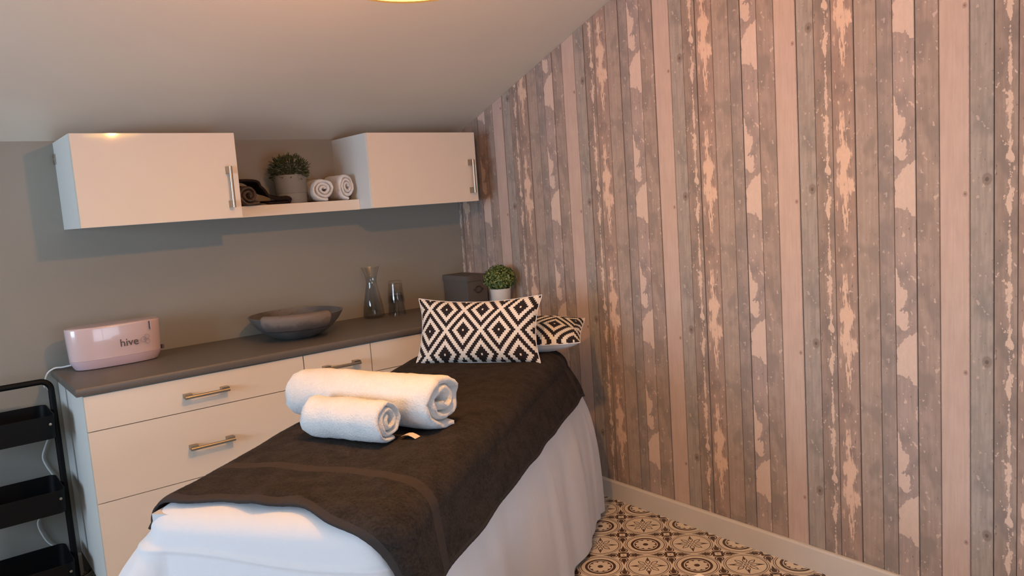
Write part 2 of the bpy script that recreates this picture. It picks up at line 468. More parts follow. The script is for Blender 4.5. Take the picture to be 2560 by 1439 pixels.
# planks
y = 0.173; i = 0
while y > ROOM_Y0:
    w = PW[i % 8]; ya = min(y, 0.0); yb = max(y-w, ROOM_Y0); gap = 0.0009
    if ya - yb > 0.01:
        bm = bmesh.new(); x0, x1 = ROOM_X1-0.001*(1+(i*7 % 3)), ROOM_X1+0.006
        org = y
        pts = [(ya-gap, 0.0), (yb+gap, 0.0), (yb+gap, ceil_z(yb)-0.001), (ya-gap, ceil_z(ya)-0.001)]
        A = [bm.verts.new((x0-ROOM_X1, q[0]-org, q[1])) for q in pts]; B = [bm.verts.new((x1-ROOM_X1, q[0]-org, q[1])) for q in pts]
        bm.faces.new(A); bm.faces.new(B[::-1])
        for a in range(4): b = (a+1) % 4; bm.faces.new((A[a], A[b], B[b], B[a]))
        finish(bm, 'plank', PL[i % 8], wr, loc=(ROOM_X1, org, 0))
    y -= w; i += 1
# floor tiles
TS = 0.2548
bm = bmesh.new(); hh = TS/2-0.0004
vs = [bm.verts.new((sx*(hh-c), sy*(hh-c), zz)) for zz, c in ((-0.006, 0), (-0.0005, 0), (0, 0.0006)) for sx, sy in ((-1, -1), (1, -1), (1, 1), (-1, 1))]
for k in range(2):
    for q in range(4): bm.faces.new((vs[k*4+q], vs[k*4+(q+1) % 4], vs[k*4+4+(q+1) % 4], vs[k*4+4+q]))
bm.faces.new(vs[8:12]); bmesh.ops.recalc_face_normals(bm, faces=bm.faces)
tme = bpy.data.meshes.new('tile'); bm.to_mesh(tme); bm.free(); tme.materials.append(M['tile'])
cx0, cy0 = 1.8805+TS/2, -1.645+TS/2
for ix in range(-20, 2):
    for iy in range(-12, 8):
        X, Y = cx0+ix*TS, cy0+iy*TS
        if X+TS/2 < ROOM_X0 or X-TS/2 > ROOM_X1-0.01 or Y-TS/2 > 0 or Y+TS/2 < ROOM_Y0: continue
        if X-TS/2 < ROOM_X0 or X+TS/2 > ROOM_X1+0.004 or Y+TS/2 > 0 or Y-TS/2 < ROOM_Y0:
            # cut tile: keep pattern origin
            a0, a1 = max(-hh, ROOM_X0-X), min(hh, ROOM_X1-X); b0, b1 = max(-hh, ROOM_Y0-Y), min(hh, -Y)
            if a1-a0 < .01 or b1-b0 < .01: continue
            bm = bmesh.new(); addbox(bm, a0, a1, b0, b1, -0.006, 0)
            finish(bm, 'tile', M['tile'], floor, loc=(X, Y, 0))
        else:
            link_mesh('tile', tme, None, floor, (X, Y, 0))
# skirting
def skirt(name, pts_fn, a, b, h=0.086, t=0.014):
    bm = bmesh.new(); prof = [(0, 0), (t, 0), (t, h-0.007), (t-0.003, h-0.001), (t-0.006, h), (0, h)]
    A = [bm.verts.new(pts_fn(a, *q)) for q in prof]; B = [bm.verts.new(pts_fn(b, *q)) for q in prof]
    bm.faces.new(A); bm.faces.new(B[::-1])
    for i in range(6): j = (i+1) % 6; bm.faces.new((A[i], A[j], B[j], B[i]))
    return structure(finish(bm, name, M['skirting']))
skirt('baseboard_right', lambda s, d, z: (ROOM_X1-0.003-d, s, z), -0.56, ROOM_Y0+0.02)
skirt('baseboard_back', lambda s, d, z: (s, -d, z), ROOM_X0+0.015, -0.002)
skirt('baseboard_left', lambda s, d, z: (ROOM_X0+d, s, z), ROOM_Y0+0.02, -0.016)
skirt('baseboard_front', lambda s, d, z: (s, ROOM_Y0+d, z), ROOM_X0+0.016, ROOM_X1-0.02)
# window in the left wall
def window(name, loc, rz, hw, hz):
    win = tag(empty(name, loc, rz), kind='structure')
    bm = bmesh.new()
    for b in ((-.03, .03, -hw, -hw+.06, 0, hz), (-.03, .03, hw-.06, hw, 0, hz), (-.03, .03, -hw+.06, hw-.06, 0, .06), (-.03, .03, -hw+.06, hw-.06, hz-.06, hz), (-.02, .02, -.025, .025, .06, hz-.06)):
        addbox(bm, *b)
    finish(bm, 'window_frame', M['white'], win)
    for s in (-1, 1):
        box('pane', (-.003, .003, min(s*.02, s*(hw-.05)), max(s*.02, s*(hw-.05)), .05, hz-.05), M['pane'], win)
    box('window_sill', (0.03, 0.13, -hw, hw, -.03, -0.001), M['white'], win, bevel=.004)
window('window_1', (ROOM_X0-0.05, (WIN[0]+WIN[1])/2, WIN[2]), 0, (WIN[1]-WIN[0])/2, WIN[3]-WIN[2])
window('added_fill_window', ((FILL_WIN[0]+FILL_WIN[1])/2, ROOM_Y0-0.05, FILL_WIN[2]), radians(90), (FILL_WIN[1]-FILL_WIN[0])/2, FILL_WIN[3]-FILL_WIN[2])  # added window, made to go with the front fill light

# ------------------------------------------------------------------ pendant lamp
def lamp():
    L = Vector((0.575, -1.970, 1.914))
    root = tag(empty('pendant_lamp', L), 'glowing yellow drum pendant lamp hanging from the sloping ceiling', 'lamp')
    R_, Hh = 0.145, 0.11
    mt = bpy.data.materials.new('lamp_diffuser'); mt.use_nodes = True; nt = mt.node_tree; nt.nodes.remove(nt.nodes['Principled BSDF'])
    em = nt.nodes.new('ShaderNodeEmission'); em.inputs[0].default_value = (1, 0.62, 0.06, 1); em.inputs[1].default_value = 10
    tr = nt.nodes.new('ShaderNodeBsdfTransparent'); tr.inputs[0].default_value = (1, 0.9, 0.75, 1)
    mx = nt.nodes.new('ShaderNodeMixShader'); mx.inputs[0].default_value = 0.45
    nt.links.new(tr.outputs[0], mx.inputs[1]); nt.links.new(em.outputs[0], mx.inputs[2]); nt.links.new(mx.outputs[0], nt.nodes['Material Output'].inputs[0])
    ms = bpy.data.materials.new('lamp_shade'); ms.use_nodes = True; nt = ms.node_tree; nt.nodes.remove(nt.nodes['Principled BSDF'])
    em = nt.nodes.new('ShaderNodeEmission'); em.inputs[0].default_value = (1, 0.5, 0.15, 1); em.inputs[1].default_value = 0.55
    tr = nt.nodes.new('ShaderNodeBsdfTransparent'); tr.inputs[0].default_value = (1, 0.8, 0.6, 1)
    mx = nt.nodes.new('ShaderNodeMixShader'); mx.inputs[0].default_value = 0.5
    nt.links.new(tr.outputs[0], mx.inputs[1]); nt.links.new(em.outputs[0], mx.inputs[2]); nt.links.new(mx.outputs[0], nt.nodes['Material Output'].inputs[0])
    finish(lathe_bm([(R_, 0), (R_+.002, 0), (R_+.002, Hh), (R_, Hh), (R_, 0)], 64), 'lamp_shade', ms, root, smooth=True)
    finish(lathe_bm([(0, 0.004), (R_-.001, 0.004), (R_-.001, 0.006), (0, 0.006)], 64), 'diffuser', mt, root)
    zc = ceil_z(L.y)-L.z
    finish(tube_bm([(0, 0, .1), (0, 0, zc-.01)], .003, 8), 'cord', M['white'], root)
    bm = bmesh.new()
    for k in range(3):
        a = k*2*pi/3; tube_bm([(0.016*cos(a), 0.016*sin(a), Hh-.012), (R_*cos(a), R_*sin(a), Hh-.012)], .002, 6, bm)
    finish(bm, 'spider', M['steel'], root)
    finish(lathe_bm([(0, .066), (.018, .066), (.018, .115), (0, .115)], 20), 'lamp_holder', M['white'], root)
    finish(lathe_bm([(0, -.03), (.05, -.03), (.05, 0.0), (0, 0.0)], 32), 'ceiling_rose', M['white'], root, loc=(0, 0, zc), rot=(-math.atan(CS), 0, 0))
    ld = bpy.data.lights.new('bulb_light', 'POINT'); ld.energy = 118; ld.color = (1, 0.52, 0.185); ld.shadow_soft_size = 0.028
    lo = bpy.data.objects.new('bulb', ld); COL.objects.link(lo); lo.parent = root; lo.location = (0, 0, 0.036)
lamp()

# ------------------------------------------------------------------ handles
def handle(parent, c, vertical=False, L=0.165, name='handle'):
    """c = centre on the door face (local), door faces -y"""
    bm = bmesh.new(); h = L/2
    for s in (-1, 1):
        e = s*(h-.014)
        if vertical: addbox(bm, -.008, .008, -.030, 0, e-.014, e+.014)
        else: addbox(bm, e-.014, e+.014, -.030, 0, -.008, .008)
    if vertical: tube_bm([(0.003, -.031, -h), (0.003, -.031, h)], .0065, 14, bm)
    else: tube_bm([(-h, -.031, -.003), (h, -.031, -.003)], .0065, 14, bm)
    return finish(bm, name, M['steel'], parent, loc=c, smooth=True)

# ------------------------------------------------------------------ base cabinets and worktop
BZ0, BTOP, FY = 0.09, 0.8337, -0.554
def base_cab(x0, x1, heights, label, handles=True):
    root = tag(empty('base_cabinet', ((x0+x1)/2, -0.27, 0)), label, 'cabinet', 'white base cabinets under the worktop')
    hwid = (x1-x0)/2; Yb = 0.27; g = .0015
    bm = bmesh.new(); t = .016
    yb, yf = Yb-.002, FY+.27+.0185
    addbox(bm, -hwid+.0005, -hwid+t, yf, yb, BZ0, BTOP-.0005); addbox(bm, hwid-t, hwid-.0005, yf, yb, BZ0, BTOP-.0005)
    addbox(bm, -hwid+t, hwid-t, yf, yb, BZ0, BZ0+t); addbox(bm, -hwid+t, hwid-t, yb-.006, yb, BZ0+t, BTOP-.0005)
    addbox(bm, -hwid+t, hwid-t, yf, yf+.06, BTOP-t, BTOP-.001)
    finish(bm, 'carcass', M['carcass'], root)
    bm = bmesh.new(); addbox(bm, -hwid+t, hwid-t, yf+.0025, yf+.004, BZ0+t, BTOP-t)  # added dark sheet painting the shade behind the drawer gaps
    finish(bm, 'gap_shade_panel', M['dark_gap'], root)
    box('plinth', (-hwid+.001, hwid-.001, yf+.05, yf+.066, 0.001, BZ0-.0005), M['carcass'], root)
    z = BTOP-.003
    for h in heights:
        z0 = z-h
        d = box('drawer_front', (-hwid+g, hwid-g, -.009, .009, -h/2+g, h/2-g), M['white'], root, bevel=.0012, loc=(0, FY+.27+.009, (z+z0)/2))
        if handles: handle(d, (0.005, -.009, (z+z0)/2*-1+ (z-.067 if h < .2 else z-.135)))
        z = z0
    return root
base_cab(0.0, 0.807, (.1285, .2612, .352), 'wide white three-drawer base cabinet under the pink heater, left end')
base_cab(0.8085, 1.116, (.1285, .2612, .352), 'narrow white base cabinet with one short handle showing behind the towels')
base_cab(1.1175, 2.010, (.1285, .2612, .352), 'white base cabinet behind the patterned cushion at the plank wall')
def worktop():
    bm = bmesh.new()
    x0, x1 = -0.0204, 2.017; z0, z1 = 0.8345, 0.864; yf = -0.566
    prof = [(-.001, z0), (-.001, z1), (yf+.008, z1), (yf+.0035, z1-.0012), (yf+.001, z1-.0045), (yf, z1-.009), (yf, z0+.003), (yf+.003, z0)]
    A = [bm.verts.new((x0, *q)) for q in prof]; B = [bm.verts.new((x1, *q)) for q in prof]
    bm.faces.new(A); bm.faces.new(B[::-1])
    for i in range(8): j = (i+1) % 8; bm.faces.new((A[i], A[j], B[j], B[i]))
    o = finish(bm, 'worktop', M['worktop'], smooth=True, angle=50)
    return tag(o, 'long dark taupe laminate worktop along the grey wall', 'worktop')
worktop()

# ------------------------------------------------------------------ wall cabinets and shelf
WZ0, WZ1, WY = 1.4109, 1.7546, -0.3633
def wall_cab(x0, x1, label, bracket=False):
    root = tag(empty('wall_cabinet', ((x0+x1)/2, -.18, WZ0)), label, 'wall cabinet', 'white wall cabinets')
    h = (x1-x0)/2; H = WZ1-WZ0; yo = .18
    bm = bmesh.new(); t = .016; yf = WY+.18+.0185; yb = .1795
    addbox(bm, -h, -h+t, yf, yb, 0, H); addbox(bm, h-t, h, yf, yb, 0, H)
    addbox(bm, -h+t, h-t, yf, yb, 0, t); addbox(bm, -h+t, h-t, yf, yb, H-t, H); addbox(bm, -h+t, h-t, yb-.006, yb, t, H-t)
    finish(bm, 'carcass', M['carcass'], root)
    d = box('door', (-h+.001, h-.001, -.009, .009, 0.001, H-.001), M['white'], root, bevel=.0012, loc=(0, WY+.18+.009, 0))
    handle(d, (h-.043, -.009, .125), True)
    if bracket:
        bm = bmesh.new(); addbox(bm, -h-.006, -h-.0005, .150, .176, H-.085, H-.045); addbox(bm, -h-.009, -h-.006, .155, .165, H-.07, H-.06)
        finish(bm, 'hanging_bracket', M['steel'], root)
    return root
wall_cab(0.0952, 0.6908, 'white wall cabinet at the left, its top against the ceiling', True)
wall_cab(1.2930, 1.8977, 'white wall cabinet at the right beside the plank wall')
def shelf():
    root = tag(empty('wall_shelf', (.992, -.12, WZ0)), 'thick white open shelf between the two wall cabinets', 'shelf')
    bm = bmesh.new(); addbox(bm, -.3, .3, -.118, .1185, -.001, .0465)
    finish(bm, 'shelf_board', M['white'], root, bevel=.001)
shelf()
SZ = WZ0+.0466

# ------------------------------------------------------------------ rolled towels
def roll_bm(L, R, pitch, thick, sx=1.0, sz=1.0, tail=0.04, seed=0, seg=26, r0=None, rag=0.004, pull=0.0, lay=4):
    """spiral roll, axis along +x from 0 to L, resting on z=0"""
    r0 = r0 or pitch*0.5
    turns = (R-thick/2-r0)/pitch; pts = []
    N = int(turns*26)
    for i in range(N+1):
        t = i/N; a = -pi/2 - (1-t)*turns*2*pi
        rr = r0+(R-thick/2-r0)*t
        wob = 1+0.09*noise.noise(Vector((cos(a)*1.3+seed, sin(a)*1.3, rr*25)))*(1.2-t)
        pts.append(Vector((cos(a)*rr*wob*sx, sin(a)*rr*wob*sz)))
    if tail > 0:
        e = pts[-1]
        for k in range(1, 4): pts.append(e+Vector((tail*k/3, 0.0)))
    n = len(pts); bm = bmesh.new(); zoff = -min(p.y for p in pts)+thick/2
    offs = []
    for i, p in enumerate(pts):
        d = (pts[min(i+1, n-1)]-pts[max(i-1, 0)]).normalized(); nr = Vector((d.y, -d.x))
        offs.append(nr)
    grid = []
    for j in range(seg+1):
        # x position; ends rounded
        s = j/seg; x = L*s
        endd = min(j, seg-j)
        tk = thick*(0.35 if endd == 0 else (0.85 if endd == 1 else 1.0))/2
        row = []
        for side in (1, -1):
            rr_ = []
            for i, p in enumerate(pts):
                q = p+offs[i]*tk*side
                X = x
                if endd <= 1: X = x + (rag*2.2*noise.noise(Vector((p.x*30+seed, p.y*30, j*3.1)))) + (pull*(1-(i/n))*(1 if j > 1 else -1))*-1
                v = Vector((X, q.x, q.y+zoff))
                nn = noise.noise_vector(Vector((v.x*14+seed, v.y*14, v.z*14)))*0.006
                if i > n-30 and side == 1: nn += noise.noise_vector(v*55)*0.0022
                v += nn; v.z = max(v.z, 0.0005) if True else v.z
                rr_.append(bm.verts.new(v))
            row.append(rr_)
        grid.append(row)
    for j in range(seg):
        for s in (0, 1):
            for i in range(n-1):
                a, b, c, d = grid[j][s][i], grid[j][s][i+1], grid[j+1][s][i+1], grid[j+1][s][i]
                bm.faces.new((a, b, c, d))
        for i in (0, n-1):
            bm.faces.new((grid[j][0][i], grid[j+1][0][i], grid[j+1][1][i], grid[j][1][i]))
    for j in (0, seg):
        for i in range(n-1):
            bm.faces.new((grid[j][0][i], grid[j][1][i], grid[j][1][i+1], grid[j][0][i+1]))
    return bm
# ------------------------------------------------------------------ bed frame coordinates
BO = Vector((.334, -2.134, 0)); BU = Vector((.811, .585, 0)).normalized(); BV = Vector((-BU.y, BU.x, 0))
BANG = atan2(BU.y, BU.x)
BS0, BL, BW, BTOPZ = -0.05, 1.76, 0.655, 0.75
def bedpt(s, t, z): return BO+BU*s+BV*t+Vector((0, 0, z))
def table():
    root = tag(empty('treatment_table', bedpt((BL+BS0)/2, BW/2, 0), BANG), 'long treatment table wholly draped in a white sheet', 'table')
    l, w = (BL-BS0)/2, BW/2
    box('mattress', (-l+.03, l-.03, -w+.03, w-.03, .66, .735), plain_mat('vinyl_padding', (.5, .5, .5), .6), root, bevel=.02, seg=3)
    box('frame', (-l+.08, l-.08, -w+.07, w-.07, .60, .659), M['carcass'], root)
    for sx in (-1, 1):
        for sy in (-1, 1):
            box('leg', (sx*(l-.14)-.025, sx*(l-.14)+.025, sy*(w-.11)-.025, sy*(w-.11)+.025, 0.001, .5995), M['carcass'], root)
table()
RH, RV = 0.085, 0.060      # horizontal and vertical radius of the draped edge
def flare(dirx, diry, s):
    """outward spread of the hanging cloth per side (local bed axes)"""
    right = max(0, -diry); left = max(0, diry); foot = max(0, -dirx); head = max(0, dirx)
    k = s/BL
    return right*(0.055+0.075*k)+left*(0.13*(1-k)**2)+foot*0.03+foot*left*0.22+head*0.07*right + right*head*.02
def drape(cs, ct, dx, dy, d, lift=0.0, fold=0.0):
    """cs,ct: point on inset rectangle, (dx,dy) outward unit dir, d: cloth length past the inset"""
    q = (RH+RV)/2*pi/2
    a = min(1, d/q)*pi/2
    hor = RH*sin(a); ver = RV*(1-cos(a)); ex = max(0, d-q)
    fl = flare(dx, dy, cs); drop = ex
    hor += fl*(1-math.exp(-drop*4.5)) + lift*sin(a) + fold
    z = BTOPZ-ver-drop*0.995+lift*cos(a)
    return bedpt(cs+dx*hor, ct+dy*hor, z)
def sheet():
    root_loc = bedpt(BL/2, BW/2, 0)
    bm = bmesh.new()
    s0, s1, t0, t1 = BS0+RH, BL-RH, RH, BW-RH
    loop = []   # (cs,ct,dx,dy)
    def side(p, q, d, n):
        for k in range(n): t = k/n; loop.append((p[0]+(q[0]-p[0])*t, p[1]+(q[1]-p[1])*t, d[0], d[1]))
    def corner(p, a0, n=14):
        for k in range(n): a = a0+pi/2*k/n; loop.append((p[0], p[1], cos(a), sin(a)))
    side((s0, t0), (s1, t0), (0, -1), 120); corner((s1, t0), -pi/2)
    side((s1, t0), (s1, t1), (1, 0), 34); corner((s1, t1), 0)
    side((s1, t1), (s0, t1), (0, 1), 80); corner((s0, t1), pi/2)
    side((s0, t1), (s0, t0), (-1, 0), 44); corner((s0, t0), pi)
    q = (RH+RV)/2*pi/2
    ds = [q*k/7 for k in range(8)]+[q+.004*k for k in range(1, 26)]+[q+0.1+0.575*(k/28) for k in range(1, 29)]
    per = [0]
    for a, b in zip(loop, loop[1:]):
        per.append(per[-1]+max(math.hypot(a[0]-b[0], a[1]-b[1]), 0.009))
    rings = []
    for d in ds:
        ring = []
        ex = max(0, d-q)
        for k, (cs, ct, dx, dy) in enumerate(loop):
            P = per[k]
            amp = 0.032*sstep(0.02, 0.55, ex)
            n1 = noise.noise(Vector((P*4.2, ex*0.5, 1.7))); n2 = noise.noise(Vector((P*9.5, ex*0.9, 5.1)))
            n3 = noise.noise(Vector((P*2.1+3, ex*1.5, 9.3)))
            w_left = 0.25 if dy > 0.5 else 1.0
            fold = (amp*(1.0*n1+0.55*n2)+0.010*n3*sstep(0, .2, ex))*w_left
            # pointed folds at the corners
            cn = abs(dx*dy)*2
            fold += cn*0.026*sstep(0.01, 0.25, ex)*cos(atan2(dy, dx)*12)*(0.3 if dy > 0 and dx > 0 else 1)
            if dx < -0.5:  # crease line across the foot end
                fold += 0.006*math.exp(-((ex-0.035-0.010*sin(ct*9))/0.0065)**2)
            if dy > 0.5 or (dx > 0 and dy > 0): fold = min(fold, 0.004)
            v = drape(cs, ct, dx, dy, d, 0, fold)
            if d == 0: v.z += 0.0
            v.z += 0.0012*noise.noise(Vector((v.x*8, v.y*8, 0)))
            v.z = max(v.z, 0.012+0.008*n1)
            ring.append(bm.verts.new(v-root_loc))
        rings.append(ring)
    n = len(loop)
    for a, b in zip(rings, rings[1:]):
        for k in range(n): bm.faces.new((a[k], a[(k+1) % n], b[(k+1) % n], b[k]))
    bm.faces.new(rings[0])
    o = finish(bm, 'bed_sheet', M['sheet'], smooth=True, angle=80, loc=root_loc)
    tag(o, 'plain white sheet draped over the treatment table down to the floor', 'sheet')
sheet()
def throw():
    root = bedpt(BL/2, BW/2, 0)
    def foot_edge(t):   # where the throw starts along the bed, for across position t (cloth coordinate)
        e = 0.020-0.115*(1-sstep(-0.15, 0.33, t))
        e += 0.006*sin(t*30+.6)*sstep(0.05, .2, t)
        return e
    A1 = 1.715; B0, B1 = -0.160, BW+0.045
    NB, NA = 150, 300
    bm = bmesh.new(); G = []
    for i in range(NA+1):
        row = []
        for j in range(NB+1):
            b = B0+(B1-B0)*j/NB
            e0 = foot_edge(b); a = e0+(A1-e0)*(i/NA)
            a += -0.0*b
            cs = min(max(a, BS0+RH), BL-RH); ct = min(max(b, RH), BW-RH)
            ox, oy = a-cs, b-ct; d = math.hypot(ox, oy)
            dx, dy = (ox/d, oy/d) if d > 1e-6 else (0, -1)
            q = (RH+RV)/2*pi/2; ex = max(0, d-q)
            wr = noise.noise(Vector((a*3.5, b*5.0, 2.2)))*0.0055+noise.noise(Vector((a*9, b*14, 7)))*0.0018
            # soft creases running from the near corner up the bed
            cr = (a*0.62-b*0.8)*24; wr += 0.004*max(0, sin(cr+noise.noise(Vector((a*3, b*3, 0)))*4))**6*sstep(0.9, .25, a)*sstep(.62, .2, b)
            lift = 0.010+0.004*noise.noise(Vector((a*2, b*2, 1)))+max(-.005, wr)
            if i < 4: lift = lift*(0.55+0.15*i)+0.003*0
            lift += 0.010*math.exp(-((b-.36)/.035)**2)*math.exp(-(i/14)**2)
            fold = 0.010*noise.noise(Vector((a*6, ex*4, 3)))*sstep(0.0, .12, ex)+0.006
            if abs(dx*dy) > .15: fold += .030*abs(dx*dy)*2*cos(atan2(dy, dx)*10+.8)*sstep(.02, .2, ex)
            if dy > 0: fold = min(max(fold, .003), .007)
            # hem of the near side wavers
            P = drape(cs, ct, dx, dy, d, max(lift, .006), fold)
            nn = noise.noise_vector(Vector((P.x*120, P.y*120, P.z*120)))*0.0007
            row.append(bm.verts.new(P+nn-root))
        G.append(row)
    mats = []
    for i in range(NA):
        for j in range(NB):
            fc = bm.faces.new((G[i][j], G[i+1][j], G[i+1][j+1], G[i][j+1]))
            fc.material_index = 0
            t = i/NA*(A1-.012)
            if 0.193 < t+.0 < 0.230 or 1.600 < t < 1.638 or t < 0.016 or j in (0, 1) : fc.material_index = 1
    for fc in bm.faces: fc.smooth = True
    me = bpy.data.meshes.new('towel_cover'); bm.to_mesh(me); bm.free()
    me.materials.append(M['terry_dark']); me.materials.append(M['terry_band'])
    o = link_mesh('bath_sheet', me, None, loc=root)
    so = o.modifiers.new('thickness', 'SOLIDIFY'); so.thickness = 0.006; so.offset = 1; so.use_even_offset = False
    tag(o, 'large dark brown terry towel spread lengthwise over the white sheet', 'towel')
throw()
TOPZ = BTOPZ+0.016

# ------------------------------------------------------------------ rolled white towels on the bed
def world_roll(name, label, cat, group, s, t, ang, bm, mat, z=TOPZ):
    p = bedpt(s, t, z)
    o = finish(bm, name, mat, loc=p, rot=(0, 0, BANG+ang), smooth=True, angle=75)
    return tag(o, label, cat, group)
big = world_roll('rolled_towel', 'larger white terry towel roll lying across the dark bed towel', 'towel', 'white rolled towels on the bed',
                 .682, .622, radians(-103), roll_bm(.535, .090, .028, .0262, 1.15, .93, .035, 3.3, 34, rag=.006), M['terry_white'])
small = world_roll('rolled_towel', 'smaller white terry towel roll in front, nearer the foot of the bed', 'towel', 'white rolled towels on the bed',
                   .487, .480, radians(-102), roll_bm(.275, .066, .018, .0160, .98, .96, .02, 9.1, 26, r0=.014, rag=.004), M['terry_white'])
bm = bmesh.new()
for i in range(5):
    for j in range(2):
        bm.verts.new((.283+.012*i, .030+.024*j, .010+.006*sin(i*.9)))
bm.verts.ensure_lookup_table()
for i in range(4): bm.faces.new([bm.verts[k] for k in (i*2, i*2+2, i*2+3, i*2+1)])
cl = finish(bm, 'care_label', M['paper'], small); tag(cl, 'cream stitched care label')
cl.modifiers.new('t', 'SOLIDIFY').thickness = .0006

# ------------------------------------------------------------------ cushions
def mk_cushion_mat():
    mt, nt, p = new_mat('black_white_diamond_weave', (.8, .8, .8), .9)
    uvn = nt.nodes.new('ShaderNodeUVMap'); s = nt.nodes.new('ShaderNodeSeparateXYZ'); nt.links.new(uvn.outputs[0], s.inputs[0])
    x, y = E(nt, s.outputs[0]), E(nt, s.outputs[1])
    hx, hy = .0815/12, .099/12
    X = ((x/hx).rnd()*hx)/.0815; Y = ((y/hy).rnd()*hy)/.099
    a = (X+Y)*.5; b = (X-Y)*.5
    a = (a-a.rnd()).ab(); b = (b-b.rnd()).ab()
    d = a.mx(b)*2
    dark = d.between(.045, .345).mx(d.between(.62, .86))
    ox, oy, oz, v = coords(nt)
    w = nz(nt, v, 500, 2)
    setc(nt, p, mixc(nt, dark, (.70, .64, .55), (.010, .004, .004)))
    bump(nt, p, w, .3, .001)
    return mt
M['diamond'] = mk_cushion_mat()
M['cush_back'] = plain_mat('white_cotton_back', (.66, .64, .62), .9, var=.03)
def cushion(label, mw, W_=.50, H_=.30, T=.085, seed=0.0, shift=(0, 0), ears=1.0, sag=0.0):
    root = tag(empty('cushion'), label, 'cushion', 'black and white diamond cushions')
    root.matrix_world = mw
    NX, NY = 72, 48
    for side, name, mat in ((1, 'patterned_cover', M['diamond']), (-1, 'back_cover', M['cush_back'])):
        bm = bmesh.new(); uv = bm.loops.layers.uv.new('UVMap'); G = []
        for i in range(NX+1):
            row = []
            for j in range(NY+1):
                a, b = 2*i/NX-1, 2*j/NY-1
                # edges pulled in between the corners
                px = a*W_/2*(1-0.045*ears*(1-b*b)); py = b*H_/2*(1-0.085*ears*(0.25 if b < 0 else 1.0)*(1-a*a))
                th = T*((1-abs(a)**3.0)*(1-abs(b)**2.6))**.55
                wr = noise.noise(Vector((px*9+seed, py*9, side)))*.010*min(1, th/T*2)
                rad = .004*sin(atan2(b, a)*14+seed)*(max(abs(a), abs(b))**4)*(1 if th > .004 else 0)
                cur = noise.noise(Vector((a*1.7+seed, b*1.7, 5)))*.012*(a*a*b*b) + sag*(a*a)
                row.append(bm.verts.new((px, py, side*(th+wr*.6+rad)*.5+cur*1.5)))
            G.append(row)
        for i in range(NX):
            for j in range(NY):
                fc = bm.faces.new((G[i][j], G[i+1][j], G[i+1][j+1], G[i][j+1]) if side > 0 else (G[i][j], G[i][j+1], G[i+1][j+1], G[i+1][j]))
                fc.smooth = True
                for l in fc.loops:
                    I = [(ii, jj) for ii in (i, i+1) for jj in (j, j+1) if G[ii][jj] is l.vert][0]
                    l[uv].uv = ((I[0]/NX-.5)*W_*1.0+shift[0], (I[1]/NY-.5)*H_*1.0+shift[1])
        me = bpy.data.meshes.new(name); bm.to_mesh(me); bm.free(); me.materials.append(mat)
        link_mesh(name, me, None, root)
    # piped seam
    pts = []
    for k in range(200):
        t = k/200*4; e = int(t); q = (t-e)*2-1
        a, b = ((q, -1), (1, q), (-q, 1), (-1, -q))[e]
        px = a*W_/2*(1-0.045*ears*(1-b*b)); py = b*H_/2*(1-0.085*ears*(0.25 if b < 0 else 1.0)*(1-a*a))
        cur = noise.noise(Vector((a*1.7+seed, b*1.7, 5)))*.012*(a*a*b*b)+sag*(a*a)
        pts.append((px, py, cur*1.5))
    pts.append(pts[0]); pts.append(pts[1])
    finish(tube_bm(pts, .0022, 6), 'piping', M['cush_back'], root, smooth=True)
    return root
def frame(xd, yd, loc):
    xd = xd.normalized(); zd = xd.cross(yd).normalized(); yd = zd.cross(xd)
    mm = Matrix((xd, yd, zd)).transposed().to_4x4(); mm.translation = loc; return mm
tilt = radians(20)
yd = Vector((0, 0, cos(tilt)))+BU*sin(tilt)
xd = -BV+Vector((0, 0, .0))
cushion('rectangular black and white diamond-pattern cushion standing upright on the bed', frame(xd, yd, bedpt(1.487, .300, TOPZ+.124)), .53, .275, .125, 1.3, (.046, .010), 1.9)
tl = radians(80)
yd2 = Vector((0, 0, cos(tl)))+BU*sin(tl)
xd2 = -BV+Vector((0, 0, .01))+BU*.10
cushion('second diamond-pattern cushion lying back behind the upright one, white reverse showing', frame(xd2, yd2, bedpt(1.708, .165, TOPZ+.062)), .50, .29, .125, 7.7, (.02, .04), .7)

